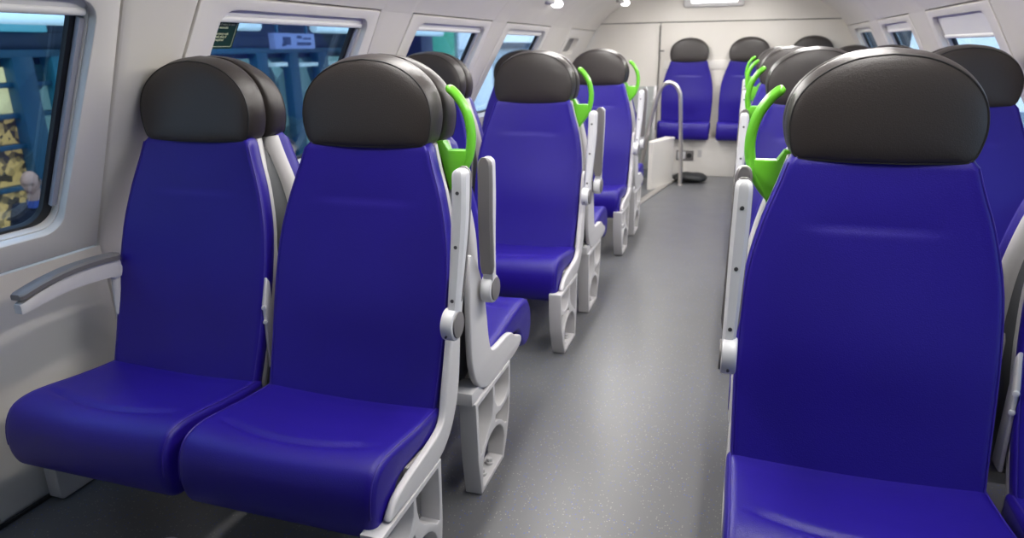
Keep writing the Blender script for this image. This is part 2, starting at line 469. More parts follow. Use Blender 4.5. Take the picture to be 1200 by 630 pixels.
def armrest_down(root, s):
    """window-side armrest lowered, curved grey pad on a pale body"""
    xc = s*.243
    path = catmull([(.185, .663), (.26, .668), (.34, .667), (.42, .657), (.487, .642)], 5)
    def build(dz, hw, th, taper, name, m, par, x=0):
        bm = bmesh.new(); rings = []; n = len(path)
        for i, p in enumerate(path):
            t = i/(n-1); k = 1 if 0 < i < n-1 else .72
            hh = th*(1-taper*t)
            rings.append([Vector((xc+u*hw*k, -p.x, p.y+dz+v*hh)) for u, v in [(-1, .2), (-.75, .5), (.75, .5), (1, .2), (.95, -.5), (-.95, -.5)]])
        loft(bm, rings); return fin(name, bm, m, par, angle=40)
    a = build(-.024, .017, .052, .55, 'armrest', M['shell'], root)
    build(.006, .022, .018, .2, 'pad', M['pad'], a)
    bm = bmesh.new(); cyl(bm, (xc-s*.002, -.205, .632), (1, 0, 0), .024, .026, 28, .005)
    fin('hinge', bm, M['arm'], a)
    # pale upright carrying it
    P = catmull([(.215, .35), (.212, .45), (.208, .54), (.20, .64)], 4)
    bm = bmesh.new(); sweep(bm, [(s*.240, -p.x, p.y) for p in P], .013, .010, n=10, up=Vector((1, 0, 0)))
    fin('side_post', bm, M['shell'], root)

def grab_handle(root, s):
    P = catmull([(.188, 1.121), (.214, 1.098), (.238, 1.058), (.2475, 1.005), (.240, .952), (.219, .912), (.196, .884)], 5)
    bm = bmesh.new()
    sq = [1]*len(P); sq[0] = .45; sq[1] = .85
    sweep(bm, [(s*p.x, .0, p.y) for p in P], .0115, .0155, n=12, squash=sq)
    h = fin('grab_handle', bm, M['green'], root, angle=50)
    m = basis((0, .0, 0), (s, 0, 0), (0, 0, 1), (0, 1, 0))
    plate('handle_bracket', [(.158, .988), (.176, .990), (.190, .968), (.236, .968), (.238, .948), (.222, .912), (.200, .868), (.188, .866)], [], .030, m, M['green'], h, bevel=.004)

def make_seat(K, s, aisle, label):
    """s = local x sign of the seat's aisle side"""
    root = thing('train_seat', label, 'seat')
    make_cushion(root, K); make_back(root, K); make_head(root)
    make_shell(root, K)
    inner = (K is KA) == (s < 0)
    if aisle:
        side_frame(root, K, s*(.2280 if inner else .2455), s*(.2400 if inner else .2640), inner and K is KA)
        leg(root, K, s, .208 if inner else .242); armrest_up(root, K, s)
        if K is KA: grab_handle(root, s)
    else:
        # small two-screw hinge cover towards the neighbour
        f = K.knob[0]-.075
        P = [(f-.018, .40), (f+.022, .40), (f+.018, .58), (f-.005, .645), (f-.016, .63)]
        hc = plate('hinge_cover', P, [], .009, basis((s*.2445, 0, 0), (0, -1, 0), (0, 0, 1), (1, 0, 0)), M['shell'], root, bevel=.003)
        for z in (.53, .57):
            bm = bmesh.new(); cyl(bm, (s*.247, -(f+.020), z), (s*.5, -1, 0), .006, .008, 14, .001); fin('screw', bm, M['arm'], hc)
        # wall-side foot: a flat frame
        F0, F1 = (.15, .42) if K is KA else (-.06, .20)
        l = plate('leg', rrect(F0, F1, .004, .285, .012), [rrect(F0+.03, F1-.045, .035, .235, .05)], .046, basis((-s*.372, 0, 0), (0, -1, 0), (0, 0, 1), (1, 0, 0)), M['shell'], root, bevel=.003)
        bm = bmesh.new(); box(bm, min(-s*.37, s*.24), max(-s*.37, s*.24), -(F0+.12), -(F0+.04), .262, .292, .004)
        fin('cross_beam', bm, M['shell'], root)
        if K is KA: armrest_down(root, -s)
    return root

P = 1.4754
XL_A, XL_W, XR_A, XR_W = -.875, -1.391, .275, .790
Y0 = 1.62
rows = [Y0, Y0+P, Y0+2*P]
ordn = ['nearest', 'middle', 'farthest']
G = 'blue leather train seats with dark headrests'
ordw = ['first row', 'second row', 'third row']
LBL = {}
for side in 'LR':
    sd = 'left' if side == 'L' else 'right'
    for pos in 'AW':
        for k in range(4):
            for d in 'AB':
                pn = 'aisle' if pos == 'A' else 'window'
                if k == 3:
                    t = f'blue {pn} seat facing us, farthest on the right, close to the end wall'
                elif d == 'A' and pos == 'A':
                    t = f'blue aisle seat facing us with green handle, {["nearest", "second", "third"][k]} on the {sd} of the aisle'
                elif d == 'A':
                    t = f'blue window seat facing us, {["nearest", "second", "third"][k]} along the {sd} wall'
                elif pos == 'A':
                    t = f'blue aisle seat facing away behind the {["nearest", "second", "third"][k]} {sd} green-handled seat'
                else:
                    t = f'blue window seat facing away behind the {["nearest", "second", "third"][k]} window seat on the {sd}'
                LBL[side, pos, k, d] = t
protos = {}
for side in 'LR':
    for pos in 'AW':
        for d in 'AB':
            for k in range(4):
                if k == 3 and not (side == 'R' and d == 'A'): continue
                x = {'LA': XL_A, 'LW': XL_W, 'RA': XR_A, 'RW': XR_W}[side+pos]
                y = Y0+k*P
                s = (1 if side == 'L' else -1)*(1 if d == 'A' else -1)
                key = (pos, d, s); rz = 0 if d == 'A' else PI
                lab = LBL[side, pos, k, d]
                if key not in protos:
                    o = make_seat(KA if d == 'A' else KB, s, pos == 'A', lab); protos[key] = o
                    o.location = (x, y, 0); o.rotation_euler = (0, 0, rz)
                else:
                    o = dup(protos[key], (x, y, 0), rz)
                o['label'] = lab; o['category'] = 'seat'; o['group'] = G

# end wall seats: padded back, headrest and short cushion hung on the wall
KE = Kind(); KE.front = [(.34, .105), (.50, .100), (.62, .100), (.74, .095), (.86, .090), (.99, .085)]; KE.cush = (.09, .36)
def end_seat(label):
    root = thing('train_seat', label, 'seat')
    make_cushion(root, KE, dz=.118); make_back(root, KE, dz=.085, zb=.40)
    make_head(root, f0=.092, f1=.082, rear=.01, dz=.085)
    bm = bmesh.new(); rings = []
    for i in range(14):
        z = .36+(.985-.36)*i/13; wz = slerp(W_BACK, z)
        rings.append([Vector((x, -F, z+.085)) for x, F in [(-wz*.97, .06), (wz*.97, .06), (wz*.92, .004), (-wz*.92, .004)]])
    loft(bm, rings); fin('back_shell', bm, M['shell'], root, angle=50)
    bm = bmesh.new(); box(bm, -.225, .225, -.30, -.004, .365, .41, .008)
    fin('seat_bracket', bm, M['shell'], root)
    return root
YE = 7.205
e0 = end_seat('blue seat on the end wall beside the steel handrail, leftmost there'); e0.location = (-.503, YE, 0); e0['group'] = 'seats on the end wall'
for x, l in ((.045, 'blue seat in the middle of the end wall, partly behind green handles'), (.590, 'blue seat on the end wall at right, only its dark headrest top showing')):
    o = dup(e0, (x, YE, 0), 0); o['label'] = l; o['category'] = 'seat'; o['group'] = 'seats on the end wall'

# ------------------------------------------------------------------ carriage shell
CX = -.285
YN, YF = -3.2, 7.22
bm = bmesh.new(); box(bm, CX-1.62, CX+1.62, YN-.05, YF+.05, -.06, 0)
tag(fin('floor', bm, M['floor'], smooth=False), kind='structure')

ZC = .655
PLOW = (1.525, 0), (1.540, ZC)
PWIN = (1.540, ZC), (1.145, 1.36)
LWIN = math.hypot(.395, 1.36-ZC)
LLOW = math.hypot(.015, ZC)
def skew(pts, a, b, z0, z1, lo, hi):
    """lean the far edge of a window outline: lo at the sill, hi at the head"""
    return [(u+((lo+(hi-lo)*(v-z0)/(z1-z0)) if u > (a+b)/2 else 0), v) for u, v in pts]
def wrr(a, b, grow, r, da=0, db=0, zb=0, zt=0):
    v0, v1 = vz(ZB)-grow+zb, vz(ZT)+grow-zt
    return skew(rrect(a-grow+da, b+grow-db, v0, v1, r), a, b, v0, v1, .040, -.004)
def vz(z): return (z-ZC)/(1.36-ZC)*LWIN
def wallbasis(s, p0, p1, off=0):
    """u = along y, v = up the slope, w = pointing into the room"""
    d = Vector(((p1[0]-p0[0])*s, 0, p1[1]-p0[1])).normalized()
    nrm = Vector((-s*d.z*1.0, 0, 0))
    nrm = Vector((0, 1, 0)).cross(d)
    if nrm.x*s > 0: nrm = -nrm
    o = Vector((CX+s*p0[0], 0, p0[1]))+nrm*off
    return basis(o, (0, 1, 0), d, nrm), nrm
WY = {-1: [(-.86, .03), (.475, 1.365), (1.79, 2.66), (3.13, 4.045), (4.48, 5.395)],
      1: [(-.70, .17), (.58, 1.42), (1.90, 2.73), (3.33, 4.185), (4.74, 5.60), (6.10, 6.90)]}
ZB, ZT = .737, 1.326
MARG = .105
SLOT = (6.25, 6.66, 1.150, 1.285)
wn = 0
ribs = []
for s, nm in ((-1, 'left'), (1, 'right')):
    wall = struct_empty('wall_'+nm)
    ml, nl = wallbasis(s, *PLOW, off=-.012)
    plate('lower_panel', [(YN, 0), (YF, 0), (YF, LLOW-.003), (YN, LLOW-.003)], [], .024, ml, M['wall'], wall)
    mw, nw = wallbasis(s, *PWIN, off=-.012)
    allw = list(WY[s])
    if s == -1: allw.append((SLOT[0]+.0, SLOT[1]))
    for wi, (a, b) in enumerate(allw):
        slot = (s == -1 and wi == len(allw)-1)
        hole = rrect(SLOT[0], SLOT[1], vz(SLOT[2]), vz(SLOT[3]), .035) if slot else wrr(a, b, 0, .055)
        y0 = max(YN, a-MARG) if wi else YN
        y1 = min(YF, b+MARG) if wi < len(allw)-1 else YF
        plate('window_panel', [(y0+.003, .004), (y1+(.075 if y1 < YF else 0)-.003, .004), (y1-(.050 if y1 < YF else 0)-.003, LWIN-.003), (y0+.003, LWIN-.003)], [hole], .024, mw, M['panel'], wall, bevel=.003)
        mj, _ = wallbasis(s, *PWIN, off=-.028)
        for yy, l_, h_ in ((y0, 0, 0), (y1, .075, -.05)):
            if YN < yy < YF: plate('joint', [(yy+l_-.012, 0), (yy+l_+.012, 0), (yy+h_+.012, LWIN), (yy+h_-.012, LWIN)], [], .004, mj, M['seamwall'], wall)
    # dark joint strips behind the panel gaps
    for p0, p1, v in ((PLOW[0], PLOW[1], LLOW), (PWIN[0], PWIN[1], LWIN)):
        mj, _ = wallbasis(s, p0, p1, off=-.027)
        plate('joint', [(YN, v-.012), (YF, v-.012), (YF, v+.012), (YN, v+.012)], [], .006, mj, M['seamwall'], wall)
    # windows
    for wi, (a, b) in enumerate(WY[s]):
        wn += 1
        w = struct_empty('window_%d' % wn)
        m1, _ = wallbasis(s, *PWIN, off=-.040)
        o_ = wrr(a, b, .014, .065)
        plate('frame', o_, [wrr(a, b, -.002, .053)], .032, m1, M['panel'], w, bevel=.002)
        m2, _ = wallbasis(s, *PWIN, off=-.052)
        plate('gasket', wrr(a, b, .01, .055), [wrr(a, b, -.01, .055, da=.012, db=.020, zb=0, zt=.01)], .016, m2, M['black'], w, bevel=.002)
        m3, _ = wallbasis(s, *PWIN, off=-.064)
        plate('pane', wrr(a, b, .01, .05), [], .006, m3, M['glass'], w)
        # blind guides on both jambs
        m4, _ = wallbasis(s, *PWIN, off=-.036)
        bmt = None
        for u0, u1, lo_, hi_ in ((a+.002, a+.014, 0, 0), (b-.018, b-.002, .036, 0)):
            plate('blind_guide', [(u0+lo_, vz(ZB)+.07), (u1+lo_, vz(ZB)+.07), (u1+hi_, vz(ZT)-.060), (u0+hi_, vz(ZT)-.060)], [], .014, m4, M['guide'], w, bevel=.002)
        # roller blind rolled up under the head of the window (lowered part way on one right window)
        zbot = 1.283
        if s == 1 and wi == 3: zbot = 1.215
        if s == 1 and wi == 4: zbot = 1.265
        if wi >= 0:
            rb = plate('roller_blind', [(a+.012, vz(zbot)), (b-.015, vz(zbot)), (b-.015, vz(ZT)-.003), (a+.012, vz(ZT)-.003)], [], .006, wallbasis(s, *PWIN, off=-.028)[0], M['blind'], w)
            bm = bmesh.new(); mB, _ = wallbasis(s, *PWIN, off=-.026)
            vb = vz(zbot)
            sweep(bm, [mB @ Vector((a+.012, vb+.008, 0)), mB @ Vector((b-.015, vb+.008, 0))], .010, .007, n=12, up=nw)
            fin('bottom_bar', bm, M['blind'], rb)
    # raised pillars between the windows, running up into the roof
    prof = [(1.145, 1.36), (1.10, 1.42), (1.02, 1.50), (.87, 1.60), (.66, 1.71), (.38, 1.80), (0, 1.84)]
    gaps = [(allw[i][1]+MARG, allw[i+1][0]-MARG) for i in range(len(allw)-1)]
    for gi, (g0, g1) in enumerate(gaps):
        for part in (0, 1):
            if part == 0: dense = [Vector((1.5255, .003)), Vector((1.540, ZC)), Vector((1.3425, 1.0075)), Vector((1.145, 1.36))]
            else: dense = [p for p in catmull([Vector(p) for p in prof], 5)]
            bm = bmesh.new(); rings = []
            for i, p in enumerate(dense):
                t = (dense[min(i+1, len(dense)-1)]-dense[max(i-1, 0)]).normalized(); nn = Vector((-t.y, t.x))
                if nn.x > 0: nn = -nn
                if part == 1 and i == 0: nn = Vector((-.90, -.30))
                ring = []
                G0 = g0-.050
                if part == 0: G0 = g0+.075-.125*max(0, p.y-ZC)/(1.36-ZC)
                for q, h in ((0, -.020), (.012, -.003), (.04, .0005), (.15, .0015), (.32, .003), (.5, .0035), (.68, .003), (.85, .0015), (.96, .0005), (.988, -.003), (1, -.020)):
                    pp = p+nn*h; ring.append(Vector((CX+s*pp.x, G0+.003+(g1-G0-.006)*q, max(pp.y, .002))))
                rings.append(ring)
            loft(bm, rings)
            pl = fin('pillar' if part == 0 else 'roof_rib', bm, M['wall'], wall if part == 0 else None, angle=50)
            if part: ribs.append(pl)

# small blind recess beyond the last left window
mr, _ = wallbasis(-1, *PWIN, off=-.05)
wn += 1
w = struct_empty('window_%d' % wn)
plate('recess_back', rrect(SLOT[0]-.01, SLOT[1]+.01, vz(SLOT[2])-.01, vz(SLOT[3])+.01, .035), [], .01, mr, mat('recess_grey', (.22, .215, .21), .5), w)
plate('frame', rrect(SLOT[0]-.01, SLOT[1]+.01, vz(SLOT[2])-.01, vz(SLOT[3])+.01, .045), [rrect(SLOT[0]+.002, SLOT[1]-.002, vz(SLOT[2])+.002, vz(SLOT[3])-.002, .034)], .04, wallbasis(-1, *PWIN, off=-.032)[0], M['panel'], w)

# roof: extruded curve with a panel joint
prof = [(1.143, 1.366), (1.10, 1.42), (1.02, 1.50), (.87, 1.60), (.66, 1.72), (.38, 1.81), (0, 1.85)]
full = [Vector((CX-p.x, 0, p.y)) for p in catmull([Vector(p) for p in prof], 6)]
full += [Vector((2*CX-p.x, 0, p.z)) for p in reversed(full[:-1])]
bm = bmesh.new()
outer = [Vector((CX+(p.x-CX)*1.03, 0, p.z+.03)) for p in full]
ring = full+outer[::-1]
loft(bm, [[p+Vector((0, YN, 0)) for p in ring], [p+Vector((0, YF, 0)) for p in ring]])
ceil = tag(fin('ceiling', bm, M['wall'], angle=45), kind='structure')
for o_ in ribs: o_.parent = ceil

# far end wall, then an added closing wall behind the camera
def section(inset=0):
    pr = [(1.525, 0), (1.540, ZC), (1.145, 1.36)]+[(p.x, p.y) for p in catmull([Vector(p) for p in prof[1:]], 5)]
    L = [(CX-a-.03, z) for a, z in pr]; R = [(CX+a+.03, z) for a, z in reversed(pr[:-1])]
    return L+R
wf = struct_empty('wall_far')
def clip(poly, ax, val, keep_less):
    out = []; n = len(poly)
    for i in range(n):
        p, q = poly[i], poly[(i+1) % n]
        ip = (p[ax] <= val) == keep_less; iq = (q[ax] <= val) == keep_less
        if ip: out.append(p)
        if ip != iq:
            t = (val-p[ax])/(q[ax]-p[ax]); out.append((p[0]+(q[0]-p[0])*t, p[1]+(q[1]-p[1])*t))
    return out
S = section()
mf = basis((0, YF+.012, 0), (1, 0, 0), (0, 0, 1), (0, -1, 0))
ZS = 1.426; XS = -.795
plate('upper_panel', clip(S, 1, ZS+.0035, False), [], .024, mf, M['wall'], wf, bevel=.002)
low = clip(S, 1, ZS-.0035, True)
plate('seat_panel', clip(low, 0, XS+.004, False), [], .024, mf, M['wall'], wf, bevel=.002)
plate('stair_panel', clip(low, 0, XS-.004, True), [], .024, basis((0, YF+.020, 0), (1, 0, 0), (0, 0, 1), (0, -1, 0)), M['wall'], wf, bevel=.002)
plate('joint', [(-1.9, -.02), (1.4, -.02), (1.4, 1.6), (-1.9, 1.6)], [], .01, basis((0, YF+.045, 0), (1, 0, 0), (0, 0, 1), (0, -1, 0)), M['seamwall'], wf)
wb = struct_empty('wall_near_added')
plate('panel', S, [], .03, basis((0, YN-.012, 0), (1, 0, 0), (0, 0, 1), (0, -1, 0)), mat('grey_light_stop', (.16, .16, .17), .5), wb)  # unseen, added to stop light leaking in; dark to cut the bounce
bm = bmesh.new(); box(bm, -.76, 1.20, 6.95, YF, 0.001, .362, .004)
tag(fin('trim_3', bm, M['panel']), kind='structure')
YP = 6.95
# pale horizontal band between the end seats
bm = bmesh.new(); box(bm, XS+.05, .98, YF-.012, YF, .99, 1.075, .003)
tag(fin('trim_1', bm, M['panel']), kind='structure')
for i, s in enumerate((-1, 1)):
    bm = bmesh.new(); x = CX+s*1.512
    box(bm, min(x, x-s*.010), max(x, x-s*.010), YN, YF-.01, .001, .012, .002)
    tag(fin('baseboard_'+('left', 'right')[i], bm, M['black']), kind='structure')
# vertical dark door joint with its small latch
bm = bmesh.new(); sweep(bm, [(XS, YF-.012, .40), (XS, YF-.012, .9), (XS+.004, YF-.012, 1.1), (XS, YF-.010, 1.16), (XS, YF-.010, 1.40)], .008, n=8)
sweep(bm, [(XS, YF-.014, 1.165), (XS+.045, YF-.014, 1.165)], .006, n=8)
tag(fin('door_seal', bm, mat('grey_door_seal', (.16, .15, .14), .5)), 'thin dark vertical rod with a small latch on the end wall, left of the seats', 'rod')

# stairwell on the far left: sunken opening edge strip, partition, glass, rails
bm = bmesh.new(); box(bm, -.03, .03, 0, 1.50, 0, .010, .003)
t_ = fin('trim_2', bm, M['chrome']); t_.location = (-.735, 5.45, 0.0005); t_.rotation_euler = (0, 0, -.155); tag(t_, kind='structure')
# half-height pale partition box next to the stairs
part = thing('stair_partition', 'low pale partition box between the steel handrail and the stairwell', 'partition', (0, 0, 0))
bm = bmesh.new()
Pq = [(-.725, 6.12), (-.69, 6.12), (-.545, 6.50), (-.56, 6.56), (-.64, 6.56), (-.725, 6.2)]
loft(bm, [[Vector((x, y, z)) for x, y in Pq] for z in (0.002, .40)])
bmesh.ops.recalc_face_normals(bm, faces=bm.faces)
fin('body', bm, M['wall'], part, smooth=False)
bm = bmesh.new()
Pq2 = [(x-.004 if x < -.65 else x+.006, y) for x, y in Pq]
loft(bm, [[Vector((x, y, z)) for x, y in Pq2] for z in (.401, .418)])
fin('top_cap', bm, M['panel'], part, smooth=False)

rail = thing('handrail', 'steel inverted-U handrail standing at the top of the stairs', 'handrail', (0, 0, 0))
Pp = [(-.462, 6.41, .004), (-.470, 6.41, .25), (-.489, 6.41, .55), (-.503, 6.41, .77), (-.518, 6.41, .83), (-.550, 6.41, .879), (-.592, 6.41, .904), (-.630, 6.41, .900), (-.664, 6.41, .872), (-.692, 6.41, .815), (-.72, 6.41, .72), (-.755, 6.41, .56), (-.787, 6.41, .39), (-.815, 6.41, .20), (-.835, 6.41, .01)]
bm = bmesh.new(); sweep(bm, catmull(Pp, 4), .0175, n=14)
fin('rail', bm, M['chrome'], rail)
bm = bmesh.new(); cyl(bm, (-.462, 6.41, .006), (0, 0, 1), .030, .010, 24, .002)
fin('floor_flange', bm, M['chrome'], rail)
gp = thing('glass_screen', 'clear glass screen with a dark post beside the stairs', 'screen', (0, 0, 0))
bm = bmesh.new(); box(bm, -.955, -.758, 6.595, 6.605, .02, .86, .002)
fin('pane', bm, M['clear'], gp)
bm = bmesh.new(); box(bm, -.76, -.735, 6.585, 6.615, .004, .87, .004)
fin('post', bm, M['shell'], gp)
bm = bmesh.new(); box(bm, -.97, -.953, 6.588, 6.612, .004, .87, .004)
fin('post', bm, M['black'], gp)
# dark rucksack leaning in the stair corner
def blob(bm, c, r, seed=0, amp=.12, n=20, m=14):
    rnd = random.Random(seed); ph = [rnd.uniform(0, 6) for _ in range(4)]
    rings = []
    for i in range(1, m):
        th = PI*i/m; ring = []
        for j in range(n):
            a = 2*PI*j/n
            k = 1+amp*(math.sin(3*a+ph[0])*math.sin(2*th+ph[1])+.5*math.sin(5*a+ph[2])*math.sin(4*th+ph[3]))
            sx = math.copysign(abs(math.sin(th)*math.cos(a))**.8, math.cos(a)); sy = math.copysign(abs(math.sin(th)*math.sin(a))**.8, math.sin(a))
            ring.append(Vector((c[0]+r[0]*k*sx, c[1]+r[1]*k*sy, c[2]+r[2]*k*math.cos(th))))
        rings.append(ring)
    loft(bm, rings)
bk = thing('rucksack', 'black rucksack hanging behind the handrail at the stairs', 'bag', (-.935, 6.50, .004))
bm = bmesh.new(); blob(bm, (0, 0, .33), (.075, .06, .32), 2, .07); fin('body', bm, M['bag'], bk, angle=80)
bm = bmesh.new(); sweep(bm, catmull([(.02, -.055, .60), (.07, -.085, .50), (.08, -.085, .30), (.05, -.06, .12)], 5), .012, .004, n=8); fin('strap', M and bm, M['bag'], bk)
bg = thing('floor_bag', 'flat black bag lying on the floor against the end wall', 'bag', (-.39, 6.62, .002))
bm = bmesh.new(); blob(bm, (0, 0, .040), (.155, .115, .042), 5, .07, 28); fin('body', bm, M['bag'], bg, angle=80)
bm = bmesh.new(); sweep(bm, catmull([(-.13, -.09, .03), (-.02, -.135, .05), (.09, -.11, .03), (.13, -.05, .03)], 6), .012, .006, n=8); fin('strap', bm, M['bag'], bg)

# socket on the end wall
so = thing('wall_socket', 'grey framed power socket under the end wall seats', 'socket', (-.473, YP, .195))
bm = bmesh.new(); box(bm, -.082, .082, -.010, -.001, -.048, .048, .004); fin('frame', bm, M['pad'], so)
bm = bmesh.new(); box(bm, -.070, .005, -.014, -.009, -.036, .036, .003); fin('cover', bm, M['arm'], so)
bm = bmesh.new(); cyl(bm, (.040, -.012, 0), (0, 1, 0), .024, .008, 24); fin('outlet', bm, M['black'], so)
nt_ = thing('wall_label', 'tiny faint label on the end wall right of the socket', 'label', (-.335, YP, .215))
bm = bmesh.new(); box(bm, -.018, .018, -.003, -.0005, -.035, .035, .001); fin('plate', bm, M['shell'], nt_)

# lit display high on the end wall
dsp = thing('display_screen', 'lit white display in a rounded frame above the end wall seats', 'display', (-.312, YF, 1.645))
mD = basis((0, -.022, 0), (1, 0, 0), (0, 0, 1), (0, -1, 0))
plate('frame', rrect(-.275, .275, -.090, .110, .03), [rrect(-.205, .215, -.055, .085, .012)], .040, mD, M['shell'], dsp, bevel=.008)
bm = bmesh.new(); box(bm, -.21, .22, -.020, -.008, -.06, .09); fin('panel', bm, M['screenlit'], dsp)

# ------------------------------------------------------------------ lamps inside
AREA = 0
for i, x in enumerate((-.52, .52)):
    for j in range(3):
        y = 1.75+2.0*j
        cl = thing('ceiling_light', ('long lit ceiling strip over the %s seats, number %s counted from the camera' % (('left', 'right')[i], ('one', 'two', 'three')[j])), 'lamp', (CX+x, y, 1.70), 0, 'ceiling light strips')
        tilt = math.atan2(.12, .25)*(1 if i == 1 else -1)
        bm = bmesh.new(); box(bm, -.085, .085, -.90, .90, -.002, .030, .006, mtx=Matrix.Rotation(tilt, 4, 'Y')); fin('housing', bm, M['shell'], cl)
        bm = bmesh.new(); box(bm, -.060, .060, -.86, .86, -.012, -.001, .003, mtx=Matrix.Rotation(tilt, 4, 'Y')); fin('diffuser', bm, M['lampon'], cl)
        ld = bpy.data.lights.new('strip_glow', 'AREA'); ld.shape = 'RECTANGLE'; ld.size = .12; ld.size_y = 1.72; ld.energy = 19; ld.color = (1, .97, .93)
        lo = bpy.data.objects.new('strip_glow', ld); link(lo, cl); lo.location = (0, 0, -.02); lo.rotation_euler = (0, tilt, 0)
for n_, (x, y, z) in enumerate([(-1.115, 6.88, 1.600), (-1.300, 5.03, 1.505)]):
    rl = thing('reading_lamp', ['small bright spot lamp on the left roof curve nearest the end wall', 'small spot lamp on the left roof curve, nearer the camera of the two'][n_], 'lamp', (x, y, z), 0, 'spot lamps on the roof curve')
    bm = bmesh.new(); blob(bm, (-.0, -.13, .002), (.035, .10, .018), 1, 0); fin('housing', bm, M['shell'], rl, angle=80)
    bm = bmesh.new(); blob(bm, (.02, .02, -.004), (.040, .045, .026), 1, 0); fin('bulb', bm, M['lampon'], rl, angle=80)

# round pale cap at the foot of the near left seats
cp = thing('floor_fitting', 'round white fitting on the dark floor in front of the nearest left seats', 'fitting', (-1.215, 1.045, 0))
bm = bmesh.new(); cyl(bm, (0, 0, .05), (0, 0, 1), .040, .096, 28, .016); fin('dome', bm, M['shell'], cp)
bm = bmesh.new(); cyl(bm, (0, 0, .006), (0, 0, 1), .052, .010, 28, .002); fin('flange', bm, M['shell'], cp)

# ------------------------------------------------------------------ green window sticker
ms, _ = wallbasis(-1, *PWIN, off=-.060)
st = thing('window_sticker', 'small green safety sticker with pale print in the corner of the left window', 'sticker')
u0, u1, v0, v1 = 1.79+.024, 1.79+.165, vz(1.190), vz(1.283)
mm, nn_ = wallbasis(-1, *PWIN, off=-.0585)
plate('sheet', rrect(u0, u1, v0, v1, .004), [], .0012, mm, M['label'], st)
plate('border', rrect(u0+.007, u1-.007, v0+.007, v1-.006, .003), [rrect(u0+.0085, u1-.0085, v0+.0085, v1-.0075, .002)], .0006, wallbasis(-1, *PWIN, off=-.0575)[0], M['labeltxt'], st)
lines = ["Uscita d'emergenza", 'rompere il vetro in caso', 'di necessit\u00e0', '', 'Emergency exit', 'break glass if', 'required']
fc = bpy.data.curves.new('print', 'FONT'); fc.body = '\n'.join(lines); fc.size = .0118; fc.align_x = 'CENTER'; fc.extrude = .0003; fc.space_line = .92; fc.offset = .0002
to = bpy.data.objects.new('tmptext', fc); COL.objects.link(to)
dg = bpy.context.evaluated_depsgraph_get(); dg.update()
tm = bpy.data.meshes.new_from_object(to.evaluated_get(dg)); bpy.data.objects.remove(to)
mt_, _ = wallbasis(-1, *PWIN, off=-.0572)
for v in tm.vertices:
    v.co = mt_ @ Vector(((u0+u1)/2+v.co.x*.92, v1-.0175+v.co.y*.95, v.co.z))
tm.materials.clear(); tm.materials.append(M['labeltxt'])
link(bpy.data.objects.new('print', tm), st)

# ------------------------------------------------------------------ outside, left: station hall
PZ = -1.55
bm = bmesh.new(); box(bm, -9.6, -2.15, -4, 34, PZ-.2, PZ)
tag(fin('station_platform', bm, M['platform'], smooth=False), 'dark station platform outside the left windows', 'platform')
XB = -8.2
fac = thing('station_building', 'dark teal station front with lit shop windows beyond the left windows', 'building')
bm = bmesh.new(); box(bm, XB-.3, XB, -4, 17, PZ, 4.2); fin('wall', bm, M['navy'], fac, smooth=False)
def fbox(name, y0, y1, z0, z1, m, d=.12, x0=None, parent=fac):
    bm = bmesh.new(); x = XB if x0 is None else x0
    box(bm, x, x+d, y0, y1, z0, z1, .01); return fin(name, bm, m, parent)
fbox('light_band', -4, 6.75, 1.47, 1.56, M['tubeteal'])
fbox('fascia_beam', -4, 17, 1.18, 1.27, M['teal'], .2)
fbox('fascia', -4, 17, 1.27, 1.47, M['navy'], .06)
for y0, y1, m in ((-3.2, -2.9, 'teal'), (3.3, 3.6, 'teal'), (6.16, 6.42, 'teal'), (6.66, 6.86, 'tealight'), (8.9, 9.15, 'teal'), (10.55, 10.85, 'teal'), (11.5, 11.78, 'teal'), (12.45, 12.8, 'teal'), (14.2, 14.5, 'teal')):
    fbox('column', y0, y1, PZ, 1.2, M[m], .20)
for y0, y1 in ((3.6, 6.16), (6.86, 8.9), (6.42, 6.66)):
    for z in (.88, .53, .18, -.30, -.85): fbox('glazing_bar', y0, y1, z-.03, z+.03, M['teal'], .14)
for y0, y1, z0, z1, m in ((3.6, 6.16, .91, 1.08, 'shoplight'), (3.6, 6.16, .56, .85, 'shoplight'), (3.6, 6.16, .21, .50, 'shopwarm'), (3.6, 6.16, -.27, .15, 'shopwarm'), (3.6, 6.16, -.82, -.33, 'shopwarm'), (3.6, 6.16, PZ+.1, -.88, 'shopwarm'),
                          (6.45, 6.66, -.8, 1.1, 'shopcool'), (6.86, 8.9, PZ+.1, 1.1, 'shopcool'), (9.15, 10.55, PZ+.1, 1.1, 'shopcool'), (10.85, 11.5, PZ+.1, 1.1, 'shopcool'), (11.78, 12.45, PZ+.1, 1.1, 'shopcool'), (12.8, 14.2, PZ+.1, 1.1, 'shopcool')):
    fbox('shop_window', y0, y1, z0, z1, M[m], .04)
for y0, y1, z0, z1 in ((11.8, 12.4, .93, 1.0), (11.05, 11.4, .95, 1.02), (13.0, 13.9, .93, 1.0)): fbox('light_tube', y0, y1, z0, z1, M['tube'], .22)
